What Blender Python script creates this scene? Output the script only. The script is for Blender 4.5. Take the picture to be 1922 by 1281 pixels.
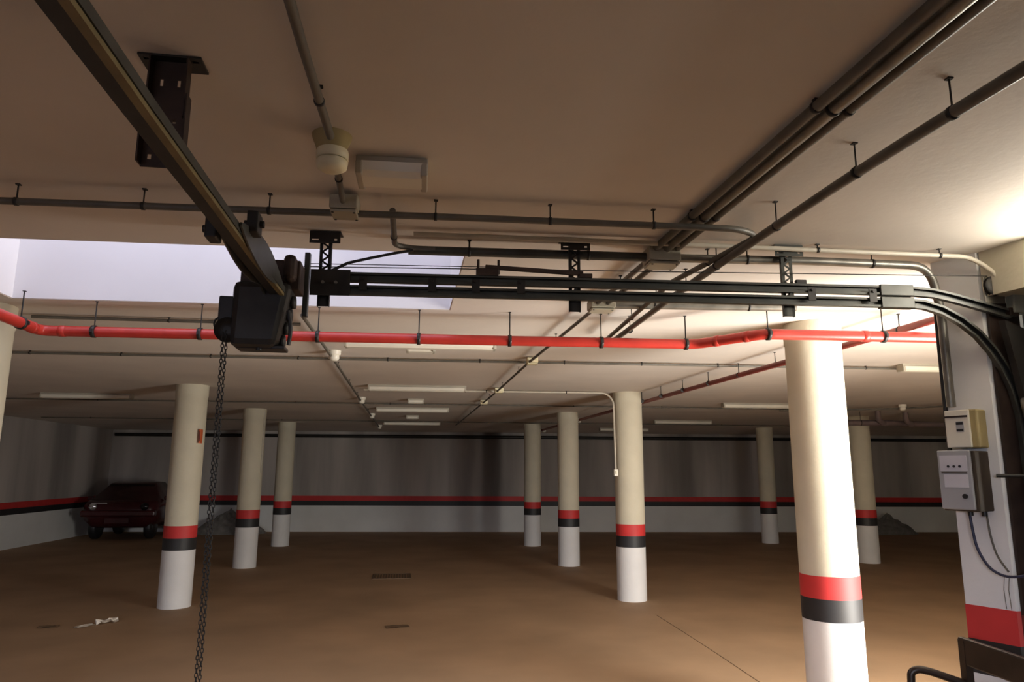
import bpy, bmesh, math, random
from mathutils import Vector, Matrix
random.seed(7)
for o in list(bpy.data.objects):
    bpy.data.objects.remove(o, do_unlink=True)
SC = bpy.context.scene
COL = SC.collection
PI = math.pi

# ------------------------------------------------------------------ camera
F, PITCH, YAW, ROLL, EYE = 1335.05, 0.181, 0.151, 0.005, 1.609
cd = bpy.data.cameras.new('camera')
cd.sensor_fit = 'HORIZONTAL'; cd.sensor_width = 36.0
cd.lens = F / 1922.0 * 36.0
cd.clip_start = 0.05; cd.clip_end = 200
camo = bpy.data.objects.new('camera', cd); COL.objects.link(camo)
fw = Vector((math.sin(YAW) * math.cos(PITCH), math.cos(YAW) * math.cos(PITCH), math.sin(PITCH)))
r0 = Vector((math.cos(YAW), -math.sin(YAW), 0)); u0 = r0.cross(fw)
rr = r0 * math.cos(ROLL) + u0 * math.sin(ROLL)
uu = -r0 * math.sin(ROLL) + u0 * math.cos(ROLL)
camo.matrix_world = Matrix(((rr.x, uu.x, -fw.x, 0), (rr.y, uu.y, -fw.y, 0), (rr.z, uu.z, -fw.z, EYE), (0, 0, 0, 1)))
SC.camera = camo

# ------------------------------------------------------------------ sky, daylight, exposure
SC.view_settings.view_transform = 'Standard'
SC.view_settings.look = 'None'
SC.view_settings.exposure = 0.12
SC.view_settings.gamma = 1.0
SC.view_settings.use_curve_mapping = False
SC.cycles.max_bounces = 10
SC.cycles.diffuse_bounces = 6
SC.cycles.glossy_bounces = 4
wd = bpy.data.worlds.new('sky'); SC.world = wd; wd.use_nodes = True
bg = wd.node_tree.nodes['Background']
bg.inputs['Color'].default_value = (0.70, 0.72, 0.90, 1)
bg.inputs['Strength'].default_value = 3.3


def area(name, loc, direction, sx, sy, power, color):
    l = bpy.data.lights.new(name, 'AREA'); l.shape = 'RECTANGLE'; l.size = sx; l.size_y = sy
    l.energy = power; l.color = color
    o = bpy.data.objects.new(name, l); COL.objects.link(o); o.location = loc
    o.rotation_euler = Vector(direction).to_track_quat('-Z', 'Y').to_euler()
    return o


# daylight through the vehicle entrance right of the pier, plus an added light in an unseen slot above the door
area('entrance_daylight', (4.55, 2.55, 1.15), (-0.985, 0.17, 0.02), 1.8, 1.7, 315, (1.0, 0.97, 0.91))
area('entrance_daylight_far', (4.8, 2.5, 1.15), (0.25, 0.96, 0.0), 1.6, 1.6, 65, (1.0, 0.95, 0.88))
area('entrance_ground_bounce', (4.35, 2.45, 0.12), (-0.75, 0.36, 0.56), 2.2, 0.9, 185, (1.0, 0.94, 0.84))
area('added_slot_light', (2.86, 2.05, 2.49), (-1.0, 0.0, 0.12), 0.9, 0.18, 31.0, (1.0, 0.93, 0.82))
# low sky seen through the open doorway behind the camera
area('doorway_sky', (-3.6, -7.0, 2.5), (0.45, 0.88, -0.08), 4.0, 0.8, 410, (0.86, 0.87, 1.0))

# ------------------------------------------------------------------ materials
def mat(name, col, rough=0.6, metal=0.0, var=0.10, scale=6.0, bump=0.0, bscale=40.0, stretch=None, spec=0.5):
    m = bpy.data.materials.new(name); m.use_nodes = True
    nt = m.node_tree; N = nt.nodes; L = nt.links
    b = N['Principled BSDF']
    b.inputs['Roughness'].default_value = rough; b.inputs['Metallic'].default_value = metal
    b.inputs['Specular IOR Level'].default_value = spec
    tc = N.new('ShaderNodeTexCoord'); mp = N.new('ShaderNodeMapping')
    L.new(tc.outputs['Object'], mp.inputs['Vector'])
    if stretch: mp.inputs['Scale'].default_value = stretch
    nz = N.new('ShaderNodeTexNoise'); nz.inputs['Scale'].default_value = scale; nz.inputs['Detail'].default_value = 5
    L.new(mp.outputs['Vector'], nz.inputs['Vector'])
    cr = N.new('ShaderNodeValToRGB')
    cr.color_ramp.elements[0].position = 0.3; cr.color_ramp.elements[1].position = 0.7
    cr.color_ramp.elements[0].color = (*[c * (1 - var) for c in col], 1)
    cr.color_ramp.elements[1].color = (*[min(1, c * (1 + var)) for c in col], 1)
    L.new(nz.outputs['Fac'], cr.inputs['Fac']); L.new(cr.outputs['Color'], b.inputs['Base Color'])
    if bump:
        n2 = N.new('ShaderNodeTexNoise'); n2.inputs['Scale'].default_value = bscale; n2.inputs['Detail'].default_value = 4
        L.new(tc.outputs['Object'], n2.inputs['Vector'])
        bp = N.new('ShaderNodeBump'); bp.inputs['Strength'].default_value = bump; bp.inputs['Distance'].default_value = 0.01
        L.new(n2.outputs['Fac'], bp.inputs['Height']); L.new(bp.outputs['Normal'], b.inputs['Normal'])
    return m


M = {
    'ceiling': mat('ceiling_plaster', (0.69, 0.64, 0.58), 0.9, var=0.06, scale=1.4, bump=0.10, bscale=30),
    'floor': mat('floor_concrete', (0.41, 0.275, 0.168), 0.7, var=0.14, scale=0.9, bump=0.08, bscale=20, spec=0.25),
    'concrete': mat('raw_concrete', (0.41, 0.38, 0.355), 0.9, var=0.42, scale=1.1, bump=0.2, bscale=12, stretch=(1.0, 1.0, 0.12)),
    'cream': mat('cream_paint', (0.62, 0.58, 0.455), 0.75, var=0.06, scale=3, bump=0.15, bscale=30),
    'white': mat('white_paint', (0.76, 0.76, 0.76), 0.65, var=0.04, scale=3, bump=0.1),
    'wallwhite': mat('white_wall_paint', (0.80, 0.82, 0.81), 0.8, var=0.10, scale=0.8, bump=0.1),
    'shaft': mat('white_render', (0.74, 0.72, 0.72), 0.9, var=0.05, scale=1.0),
    'red': mat('red_band_paint', (0.58, 0.035, 0.035), 0.6, var=0.08),
    'black': mat('black_band_paint', (0.022, 0.022, 0.024), 0.55, var=0.1),
    'redpipe': mat('red_pipe_paint', (0.48, 0.036, 0.025), 0.35, var=0.12, scale=8),
    'dullred': mat('dull_red_pipe_paint', (0.19, 0.036, 0.028), 0.5, var=0.15, scale=8),
    'steel': mat('grey_green_steel', (0.060, 0.062, 0.055), 0.45, metal=0.35, var=0.25, scale=9),
    'galv': mat('galvanised_steel', (0.20, 0.19, 0.165), 0.42, metal=0.6, var=0.25, scale=12),
    'dark': mat('dark_steel', (0.024, 0.022, 0.020), 0.5, metal=0.3, var=0.3, scale=12),
    'rust': mat('brown_steel', (0.040, 0.024, 0.018), 0.55, metal=0.3, var=0.35, scale=14),
    'beam': mat('lit_lip_olive', (0.20, 0.155, 0.070), 0.5, metal=0.2, var=0.25, scale=10),
    'conduit': mat('grey_conduit', (0.115, 0.105, 0.085), 0.5, var=0.2, scale=10),
    'paleconduit': mat('pale_conduit', (0.50, 0.46, 0.38), 0.5, var=0.1, scale=10),
    'box': mat('grey_box_plastic', (0.36, 0.33, 0.25), 0.5, var=0.1),
    'ivory': mat('ivory_plastic', (0.72, 0.66, 0.45), 0.45, var=0.06),
    'lampwhite': mat('white_lamp_plastic', (0.74, 0.71, 0.61), 0.4, var=0.04),
    'lampbody': mat('grey_lamp_body', (0.42, 0.39, 0.32), 0.5, var=0.08),
    'ctrlgrey': mat('grey_control_enamel', (0.36, 0.37, 0.39), 0.5, var=0.06),
    'ctrlside': mat('brown_control_enamel', (0.060, 0.045, 0.032), 0.75, var=0.1, spec=0.2),
    'beige': mat('beige_enamel', (0.36, 0.29, 0.14), 0.75, var=0.1, spec=0.2),
    'label': mat('pale_label', (0.58, 0.58, 0.64), 0.5, var=0.04),
    'blackp': mat('black_plastic', (0.015, 0.015, 0.016), 0.45, var=0.1),
    'bluep': mat('dark_blue_cable', (0.02, 0.025, 0.07), 0.45, var=0.1),
    'doorpanel': mat('grey_green_door_panel', (0.30, 0.32, 0.275), 0.55, metal=0.1, var=0.15),
    'wood': mat('dark_wood', (0.030, 0.017, 0.011), 0.4, var=0.3, scale=12),
    'carred': mat('dark_red_car_paint', (0.055, 0.010, 0.012), 0.25, var=0.1),
    'carglass': mat('dark_car_glass', (0.010, 0.008, 0.009), 0.12, var=0.1),
    'chrome': mat('chrome_trim', (0.75, 0.75, 0.75), 0.18, metal=0.8, var=0.05),
    'paper': mat('white_paper', (0.75, 0.68, 0.58), 0.8, var=0.05),
    'orange': mat('orange_sign_paint', (0.62, 0.12, 0.03), 0.5, var=0.05),
    'rubble': mat('grey_rubble', (0.19, 0.18, 0.165), 0.95, var=0.3, scale=8, bump=0.5),
    'brownpipe': mat('brown_drain_plastic', (0.16, 0.115, 0.11), 0.6, var=0.15),
    'grate': mat('brown_grate_iron', (0.14, 0.085, 0.045), 0.7, var=0.2, scale=20),
}


# ------------------------------------------------------------------ mesh helpers (world coordinates)
class MB:
    def __init__(s): s.v = []; s.f = []; s.smooth = set()

    def add(s, vs, fs, smooth=False):
        k = len(s.v); s.v += [tuple(v) for v in vs]
        for f in fs:
            if smooth: s.smooth.add(len(s.f))
            s.f.append(tuple(i + k for i in f))
        return s

    def prism(s, poly, z0, z1):
        n = len(poly)
        vs = [(x, y, z0) for x, y in poly] + [(x, y, z1) for x, y in poly]
        fs = [tuple(range(n))[::-1], tuple(range(n, 2 * n))] + [(i, (i + 1) % n, n + (i + 1) % n, n + i) for i in range(n)]
        return s.add(vs, fs)

    def box(s, c, d, M3=None, bev=0.0):
        """box of centre c, size d, optional 3x3 rotation, optional chamfer on all edges"""
        c = Vector(c); hx, hy, hz = [q / 2 for q in d]
        bm = bmesh.new(); bmesh.ops.create_cube(bm, size=1)
        bmesh.ops.scale(bm, vec=(2 * hx, 2 * hy, 2 * hz), verts=bm.verts)
        if bev: bmesh.ops.bevel(bm, geom=bm.edges[:], offset=bev, segments=2, affect='EDGES', profile=0.5)
        bm.verts.index_update()
        vs = [(M3 @ v.co if M3 else v.co) + c for v in bm.verts]
        fs = [tuple(v.index for v in f.verts) for f in bm.faces]
        bm.free(); return s.add(vs, fs)

    def cyl(s, a, b, r, n=12, r2=None):
        a = Vector(a); b = Vector(b); d = (b - a).normalized(); r2 = r if r2 is None else r2
        p = d.orthogonal().normalized(); q = d.cross(p)
        ring = lambda c, R: [c + (p * math.cos(2 * PI * i / n) + q * math.sin(2 * PI * i / n)) * R for i in range(n)]
        s.add(ring(a, r) + ring(b, r2), [(i, (i + 1) % n, n + (i + 1) % n, n + i) for i in range(n)], True)
        return s.add(ring(a, r) + ring(b, r2), [tuple(range(n))[::-1], tuple(range(n, 2 * n))])

    def lathe(s, c, prof, n=24, axis=(0, 0, 1)):
        """prof: list of (radius, height along axis)"""
        c = Vector(c); ax = Vector(axis).normalized(); p = ax.orthogonal().normalized(); q = ax.cross(p)
        vs = []; fs = []
        for r, h in prof:
            vs += [c + ax * h + (p * math.cos(2 * PI * i / n) + q * math.sin(2 * PI * i / n)) * r for i in range(n)]
        for k in range(len(prof) - 1):
            fs += [(k * n + i, k * n + (i + 1) % n, (k + 1) * n + (i + 1) % n, (k + 1) * n + i) for i in range(n)]
        s.add(vs, fs, True)
        m = len(prof) - 1
        return s.add(vs[:n] + vs[m * n:], [tuple(range(n))[::-1], tuple(range(n, 2 * n))])

    def tube(s, pts, r, n=10, fillet=0.0, seg=5):
        pts = [Vector(p) for p in pts]
        if fillet:
            out = [pts[0]]
            for i in range(1, len(pts) - 1):
                a, b, c = pts[i - 1], pts[i], pts[i + 1]
                R = min(fillet, (a - b).length * .49, (c - b).length * .49)
                p0 = b + (a - b).normalized() * R; p1 = b + (c - b).normalized() * R
                for k in range(seg + 1):
                    t = k / seg; out.append(p0 * (1 - t) ** 2 + b * 2 * t * (1 - t) + p1 * t * t)
            out.append(pts[-1]); pts = out
        d = (pts[1] - pts[0]).normalized(); nrm = d.orthogonal().normalized()
        vs = []
        for i, p in enumerate(pts):
            t = ((pts[min(i + 1, len(pts) - 1)] - p).normalized() + (p - pts[max(i - 1, 0)]).normalized())
            t = t.normalized() if t.length > 1e-6 else d
            nrm = (nrm - t * nrm.dot(t)).normalized(); bi = t.cross(nrm)
            vs += [p + (nrm * math.cos(2 * PI * k / n) + bi * math.sin(2 * PI * k / n)) * r for k in range(n)]
        m = len(pts)
        s.add(vs, [(i * n + k, i * n + (k + 1) % n, (i + 1) * n + (k + 1) % n, (i + 1) * n + k) for i in range(m - 1) for k in range(n)], True)
        return s.add(vs[:n] + vs[-n:], [tuple(range(n))[::-1], tuple(range(n, 2 * n))])

    def torus(s, c, axis, R, r, n=16, m=6):
        c = Vector(c); ax = Vector(axis).normalized(); p = ax.orthogonal().normalized(); q = ax.cross(p)
        vs = []
        for i in range(n):
            e = p * math.cos(2 * PI * i / n) + q * math.sin(2 * PI * i / n)
            vs += [c + e * (R + r * math.cos(2 * PI * k / m)) + ax * r * math.sin(2 * PI * k / m) for k in range(m)]
        return s.add(vs, [(i * m + k, ((i + 1) % n) * m + k, ((i + 1) % n) * m + (k + 1) % m, i * m + (k + 1) % m) for i in range(n) for k in range(m)], True)

    def sweep(s, path, prof, lat):
        """prof closed polygon of (lateral, normal) offsets swept along a path lying in a plane at right angles to lat"""
        path = [Vector(p) for p in path]; lat = Vector(lat).normalized(); n = len(prof); vs = []
        for i, p in enumerate(path):
            t = (path[min(i + 1, len(path) - 1)] - path[max(i - 1, 0)]).normalized()
            up = lat.cross(t).normalized()
            vs += [p + lat * a + up * b for a, b in prof]
        s.add(vs, [(i * n + k, i * n + (k + 1) % n, (i + 1) * n + (k + 1) % n, (i + 1) * n + k) for i in range(len(path) - 1) for k in range(n)])
        return s.add(vs[:n] + vs[-n:], [tuple(range(n))[::-1], tuple(range(n, 2 * n))])

    def plate(s, o, ex, ey, w, h, t, holes):
        """perforated plate: o = lower-left corner, ex/ey unit axes, holes = (u0,v0,u1,v1) cut out"""
        o = Vector(o); ex = Vector(ex); ey = Vector(ey); ez = ex.cross(ey)
        us = sorted({0, w, *[q for a in holes for q in (a[0], a[2])]}); vs_ = sorted({0, h, *[q for a in holes for q in (a[1], a[3])]})
        for i in range(len(us) - 1):
            for j in range(len(vs_) - 1):
                u = (us[i] + us[i + 1]) / 2; v = (vs_[j] + vs_[j + 1]) / 2
                if any(a[0] < u < a[2] and a[1] < v < a[3] for a in holes): continue
                R = Matrix((ex, ey, ez)).transposed()
                s.box(o + ex * u + ey * v + ez * (t / 2), (us[i + 1] - us[i], vs_[j + 1] - vs_[j], t), R)
        return s

    def build(s, name, m, parent=None):
        base = Vector()
        p = parent
        while p: base += p.location; p = p.parent
        me = bpy.data.meshes.new(name)
        me.from_pydata([tuple(Vector(v) - base) for v in s.v], [], s.f)
        me.materials.append(M[m] if isinstance(m, str) else m)
        for i in s.smooth: me.polygons[i].use_smooth = True
        me.update(); bm = bmesh.new(); bm.from_mesh(me)
        bmesh.ops.recalc_face_normals(bm, faces=bm.faces); bm.to_mesh(me); bm.free()
        o = bpy.data.objects.new(name, me); COL.objects.link(o)
        if parent: o.parent = parent
        return o


def thing(name, label, cat, loc, group=None):
    o = bpy.data.objects.new(name, None); COL.objects.link(o); o.empty_display_size = .1
    o.location = loc; o['label'] = label; o['category'] = cat
    if group: o['group'] = group
    return o


def tag(o, label, cat, group=None):
    o['label'] = label; o['category'] = cat
    if group: o['group'] = group
    return o


def structure(o): o['kind'] = 'structure'; return o


def dup(root, loc, label=None):
    r = root.copy(); COL.objects.link(r); r.location = loc
    if label: r['label'] = label
    for ch in list(root.children):
        c = ch.copy(); COL.objects.link(c); c.parent = r
        for g in list(ch.children):
            d = g.copy(); COL.objects.link(d); d.parent = c
    return r


H = 2.65                                   # ceiling height
SK = -0.057                                # the cross direction of the building runs at this angle
lerp = lambda a, b, t: tuple(p + (q - p) * t for p, q in zip(a, b))

# ------------------------------------------------------------------ setting
fl = structure(MB().prism([(-9, -14), (17, -14), (17, 21.5), (-9, 21.5)], -0.2, 0.0).build('floor', 'floor'))
# thin crack between two floor pours
ck = MB(); cp = [(2.93, 8.2), (2.90, 7.3), (2.86, 6.4), (2.80, 5.4), (2.77, 4.6)]
for a, b in zip(cp, cp[1:]):
    ck.prism([(a[0] - .004, a[1]), (a[0] + .004, a[1]), (b[0] + .004, b[1]), (b[0] - .004, b[1])], -0.001, 0.0015)
ck.build('floor_crack', 'grate', fl)

A = (-2.43, 3.475); B = (0.278, 3.335); Cc = (0.285, 4.585); D = (-2.43, 4.725)      # roof light opening
ce = MB()
o4 = [(-9, -3.2), (17, -3.2), (17, 21.5), (-9, 21.5)]; i4 = [A, B, Cc, D]
for k in range(4):
    k2 = (k + 1) % 4
    ce.prism([o4[k], o4[k2], i4[k2], i4[k]], H, H + 0.25)
structure(ce.build('ceiling', 'ceiling'))
w1 = bpy.data.objects.new('window_1', None); COL.objects.link(w1); w1.location = (-1.07, 4.03, H); structure(w1)
for k in range(4):                         # the four rendered sides of the roof light's shaft, open to the sky
    p, q = Vector((*i4[k], 0)), Vector((*i4[(k + 1) % 4], 0))
    n = Vector(((q - p).y, -(q - p).x, 0)).normalized() * 0.12
    e = (q - p).normalized() * 0.12
    MB().prism([tuple((p - n * .05)[:2]), tuple((q - n * .05)[:2]), tuple((q + n)[:2]), tuple((p + n)[:2])], H + .004, H + 1.25).build('shaft_wall', 'shaft', w1)


def banded_wall(name, a, b, z1=H, th=0.2, z=(0.934, 0.806, 0.680), side=1, m='concrete', low='wallwhite'):
    """wall from a to b (plan), thickness away from the room; painted red, black and white bands below"""
    a = Vector((*a, 0)); b = Vector((*b, 0)); d = (b - a).normalized(); n = Vector((-d.y, d.x, 0)) * side
    poly = lambda t0, t1: [tuple((a + n * t0)[:2]), tuple((b + n * t0)[:2]), tuple((b + n * t1)[:2]), tuple((a + n * t1)[:2])]
    w = structure(MB().prism(poly(0, th), 0, z1).build(name, m))
    MB().prism(poly(-0.004, 0), z[1], z[0]).build('red_band', 'red', w)
    MB().prism(poly(-0.004, 0), z[2], z[1]).build('black_band', 'black', w)
    MB().prism(poly(-0.003, 0), 0, z[2]).build('white_dado', low, w)
    return w


back_a, back_b = (-7.66, 20.57), (16.6, 18.19)
wb = banded_wall('wall_back', back_a, back_b)
# vertical shuttering joints left in the bare concrete of the far wall
da = Vector((*back_a, 0)); db = Vector((*back_b, 0)); du = (db - da).normalized(); dn = Vector((-du.y, du.x, 0))
i = 0; L = 0.7
random.seed(3)
while L < (db - da).length - .5:
    wdt = random.choice((0.9, 1.1, 1.2))
    p = da + du * L
    q = p + du * (wdt - 0.012)
    t = random.uniform(0.004, 0.010)
    MB().prism([tuple((p - dn * t)[:2]), tuple((q - dn * t)[:2]), tuple((q + dn * 0.01)[:2]), tuple((p + dn * 0.01)[:2])], 0.936, H - 0.09).build('concrete_panel', 'concrete', wb)
    L += wdt
# dark service pipe run along the head of the far wall
tb = MB().tube([da + du * .1 - dn * .07 + Vector((0, 0, 2.52)), db - du * .3 - dn * .07 + Vector((0, 0, 2.52))], 0.045)
tag(tb.build('service_pipe', 'dark'), 'dark pipe running along the top of the far concrete wall', 'pipe')
banded_wall('wall_left', (-7.66, 20.57), (-8.65, -3.1), side=-1)
banded_wall('wall_right', (16.5, -3.1), (16.6, 18.3), side=-1)
wf = MB()                                  # wall behind the camera, opening narrowed to a high band to shape the light
wf.prism([(-9, -3.2), (-5.6, -3.2), (-5.6, -3.0), (-9, -3.0)], 0, H)
wf.prism([(-0.4, -3.2), (17, -3.2), (17, -3.0), (-0.4, -3.0)], 0, H)
wf.prism([(-5.6, -3.2), (-0.4, -3.2), (-0.4, -3.0), (-5.6, -3.0)], 2.15, H)
wf.prism([(-5.6, -3.2), (-0.4, -3.2), (-0.4, -3.0), (-5.6, -3.0)], 0, 1.45)  # sill added to keep the sky light off the near floor
structure(wf.build('wall_front', 'ceiling'))

# pier beside the door, and the door wall running back past the camera
P1, P2, P3, P4 = (2.602, 3.10), (2.683, 2.905), (3.05, 2.93), (3.02, 3.16)
pier = thing('pier', 'square white pier on the right carrying the control boxes, banded red and black', 'pier', (2.8, 3.03, 0))
cut = lambda e: [(P1[0] - e, P1[1] + e), (P2[0] - e, P2[1] - e), (P3[0], P3[1] - e), (P4[0], P4[1] + e)]
MB().prism(cut(0), 1.015, H).build('shaft', 'white', pier)
MB().prism(cut(0.002), 0.868, 1.015).build('red_band', 'red', pier)
MB().prism(cut(0.002), 0.72, 0.868).build('black_band', 'black', pier)
MB().prism(cut(0), 0.0, 0.72).build('white_base', 'white', pier)
# door wall: lintel with an added slot above it for the unseen light, jambs, closed sectional door
wl = structure(MB().prism([(2.695, 2.896), (2.985, 2.916), (2.985, 2.60), (2.745, 2.60)], 2.43, H).build('wall_right.001', 'cream'))
g = MB()
g.prism([(2.99, 2.895), (3.12, 2.895), (3.12, -3.0), (2.99, -3.0)], 0, H)
g.prism([(2.745, 2.60), (2.95, 2.60), (2.95, 1.5), (2.745, 1.5)], 2.30, 2.43)
g.prism([(2.745, 1.5), (2.95, 1.5), (2.95, -3.0), (2.745, -3.0)], 2.30, H)
g.build('lintel', 'cream', wl)
MB().prism([(2.872, 2.878), (2.985, 2.885), (2.985, 2.60), (2.872, 2.60)], 0, 2.43).build('jamb', 'doorpanel', wl)
dr = bpy.data.objects.new('door_1', None); COL.objects.link(dr); dr.location = (2.9, 0.4, 0); structure(dr)
for k in range(5):
    MB().box((2.90, 0.35, 0.24 + 0.48 * k), (0.05, 5.05, 0.465), bev=0.006).build('door_panel', 'doorpanel', dr)
# wall in line with the pier, with the vehicle entrance that lets the daylight in
e0, e1 = 3.08, 5.9
yl = lambda x: 2.98 + SK * (x - 3.05)
we = MB()
we.prism([(3.05, yl(3.05) - .05), (e0, yl(e0) - .05), (e0, yl(e0) + .1), (3.05, yl(3.05) + .1)], 0, H)
we.prism([(e1, yl(e1) - .05), (16.5, yl(16.5) - .05), (16.5, yl(16.5) + .1), (e1, yl(e1) + .1)], 0, H)
we.prism([(e0, yl(e0) - .05), (e1, yl(e1) - .05), (e1, yl(e1) + .1), (e0, yl(e0) + .1)], 2.30, H)
structure(we.build('wall_entrance', 'cream'))

# ------------------------------------------------------------------ round columns
RC = 0.187
def column(x, y, label, first=[]):
    if first:
        return dup(first[0], (x, y, 0), label)
    t = thing('column', label, 'column', (x, y, 0), 'round painted columns')
    c = (x, y, 0)
    MB().lathe(c, [(RC, 0.943), (RC, 2.50), (RC + .006, 2.505), (RC + .006, H - .001)], 40).build('shaft', 'cream', t)
    MB().lathe(c, [(RC + .002, 0.80), (RC + .002, 0.943)], 40).build('red_band', 'red', t)
    MB().lathe(c, [(RC + .002, 0.66), (RC + .002, 0.80)], 40).build('black_band', 'black', t)
    MB().lathe(c, [(RC, 0.0), (RC, 0.66)], 40).build('white_base', 'white', t)
    first.append(t); return t


for x, y, l in (
    (2.862, 4.60, 'nearest round column, its right side blazing with daylight, left of the pier'),
    (-2.71, 4.95, 'round column cut off by the left edge, under the end of the red pipe'),
    (-2.624, 9.407, 'cream banded column on the left, with a small orange sign on it'),
    (-2.548, 12.936, 'second banded column behind the one with the orange sign, in shade'),
    (-2.534, 16.436, 'third and farthest column of the left row, near the far wall'),
    (2.965, 9.178, 'cream banded column in the middle with a pale conduit down its left side'),
    (2.933, 12.554, 'banded column directly behind the one with the pale conduit'),
    (2.898, 15.909, 'farthest column of the middle row, small and grey'),
    (8.48, 12.327, 'banded column seen just right of the blazing near column'),
    (8.511, 15.951, 'small far banded column seen just left of the blazing near column')):
    column(x, y, l)
sg = MB().box((-2.452, 9.295, 2.01), (0.02, 0.10, 0.17), bev=.003)
sgo = tag(sg.build('wall_sign', 'orange'), 'small orange sign on the right side of the left cream column', 'sign')
MB().box((-2.452, 9.2435, 2.01), (0.012, 0.003, 0.12)).build('sign_face', 'dullred', sgo)

# ------------------------------------------------------------------ pipes and conduits under the ceiling
def hanger(mb, p, r, top=H):
    """threaded rod, foot and ring clamp that carry a pipe at point p"""
    x, y, z = p
    mb.cyl((x, y, z + r), (x, y, top), 0.0042 if r > .02 else .003, 6)
    mb.box((x, y, top - .002), (0.016, 0.016, 0.004))


def run(name, label, cat, pts, r, m, every=None, clip_m='dark', fillet=0.08, group=None, clips=None, hm='hanger', n=10, ring=False):
    c = pts[0]
    t = thing(name, label, cat, c, group)
    MB().tube(pts, r, n, fillet).build('pipe', m, t)
    at = list(clips or [])
    if every:
        for a, b in zip(pts, pts[1:]):
            a, b = Vector(a), Vector(b); d = (b - a).length
            if d < every * .6 or abs((b - a).normalized().z) > .5: continue
            k = max(1, int(d / every))
            at += [tuple(a + (b - a) * ((i + .5) / k)) for i in range(k)]
    for p in at:
        a = MB(); hanger(a, p, r)
        best = min(zip(pts, pts[1:]), key=lambda s: abs((Vector(s[0]) - Vector(p)).length + (Vector(s[1]) - Vector(p)).length - (Vector(s[0]) - Vector(s[1])).length))
        d = (Vector(best[1]) - Vector(best[0])).normalized()
        hw_, ro = (.011, r * 1.16 + .001) if ring else (.006, r + .0025)
        a.lathe(p, [(r * 1.0, -hw_), (ro, -hw_), (ro, hw_), (r * 1.0, hw_)], 14, d)
        if ring:
            sd = Vector((d.y, -d.x, 0)).normalized()
            for s in (-1, 1): a.box(Vector(p) + sd * (r + .008) * s, (.016, .016, .022))
        a.build(hm, clip_m, t)
    return t


# red fire main across the picture, dropping nearer at both ends
zr = 2.456
main = run('fire_pipe', 'thick red fire main crossing the picture on ring clamps, turning nearer at left', 'pipe',
           [(-2.225, 0.8, zr), (-2.25, 4.74, zr), (-2.08, 4.735, zr), (0.48, 4.585, zr), (1.93, 4.475, zr), (2.20, 4.06, zr), (2.86, 4.015, zr), (3.9, 3.95, zr)],
           0.033, 'redpipe', fillet=0.07, ring=True, n=16,
           clips=[(-2.249, 4.50, zr), (-1.93, 4.716, zr), (-1.29, 4.681, zr), (-0.56, 4.642, zr), (0.085, 4.607, zr), (0.68, 4.570, zr), (1.29, 4.523, zr), (1.865, 4.480, zr), (2.23, 4.058, zr), (2.98, 4.007, zr)])
cpl = MB()
for p, d in (((2.14, 4.155, zr), (.54, -.83, 0)), ((2.02, 4.335, zr), (.54, -.83, 0)), ((2.86, 4.015, zr), (1, -.06, 0)), ((-2.25, 4.64, zr), (0, 1, 0)), ((-2.12, 4.737, zr), (1, -.05, 0))):
    MB().lathe(p, [(.033, -.020), (.036, -.018), (.036, .018), (.033, .020)], 16, d).build('coupling', 'redpipe', main)
tee = run('fire_pipe', 'dull red pipe on rods slanting from above the main to the middle columns', 'pipe',
          [(3.22, 3.25, 2.545), (3.235, 4.4, 2.54), (3.21, 5.8, 2.535), (3.185, 8.0, 2.53), (3.19, 9.3, 2.53), (3.165, 12.5, 2.53), (3.13, 16.6, 2.53)], 0.024, 'dullred', fillet=.1,
          clips=[(3.232, 4.18, 2.541)] + [(3.235 - .018 * k, 5.1 + .66 * k, 2.537 - .001 * k) for k in range(8)])

zc = 2.582
run('conduit', 'grey conduit on clips crossing the ceiling nearest the camera and bending back at right', 'conduit',
    [(-2.6, 2.815, zc), (0.36, 2.635, zc), (1.33, 2.590, zc), (1.445, 2.66, zc), (1.36, 3.42, zc), (1.49, 5.15, zc)], 0.0135, 'conduit', fillet=.07,
    clips=[(-1.44, 2.745, zc), (-0.99, 2.717, zc), (-0.53, 2.69, zc), (0.10, 2.651, zc), (0.55, 2.626, zc), (0.97, 2.607, zc), (1.40, 3.06, zc), (1.385, 3.72, zc), (1.43, 4.3, zc)])
run('conduit', 'long slanting grey conduit on rods, rightmost of the ceiling runs', 'conduit',
    [(1.47, 0.2, 2.55), (1.40, 1.9, 2.55), (1.42, 3.3, 2.55), (1.505, 5.0, 2.55)], 0.0175, 'conduit',
    clips=[(1.433, 1.12, 2.55), (1.415, 1.55, 2.55), (1.402, 1.94, 2.55), (1.41, 2.45, 2.55), (1.415, 3.0, 2.55), (1.43, 3.4, 2.55), (1.5, 4.55, 2.55)], fillet=.3)
for dx, rr_, l, mm in ((-.052, .017, 'left one of the three bundled conduits slanting over the ceiling at right', 'conduit'),
                   (0.0, .021, 'middle and thickest of the three bundled conduits over the ceiling at right', 'galv'),
                   (.048, .016, 'right one of the three bundled conduits slanting over the ceiling at right', 'conduit')):
    run('conduit', l, 'conduit', [(1.178 + dx, -0.5, 2.625), (1.178 + dx, 3.03, 2.625)], rr_, mm, every=.8, group='bundled conduits')
run('conduit', 'pair-end conduit from the near junction box to the second box behind the rails', 'conduit',
    [(1.135, 3.10, 2.605), (1.135, 4.06, 2.605)], .014, 'conduit', every=.5)
run('conduit', 'conduit beside the first, right of it, between the two junction boxes', 'conduit',
    [(1.195, 3.10, 2.605), (1.195, 4.06, 2.605)], .014, 'conduit', every=.5)
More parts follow.
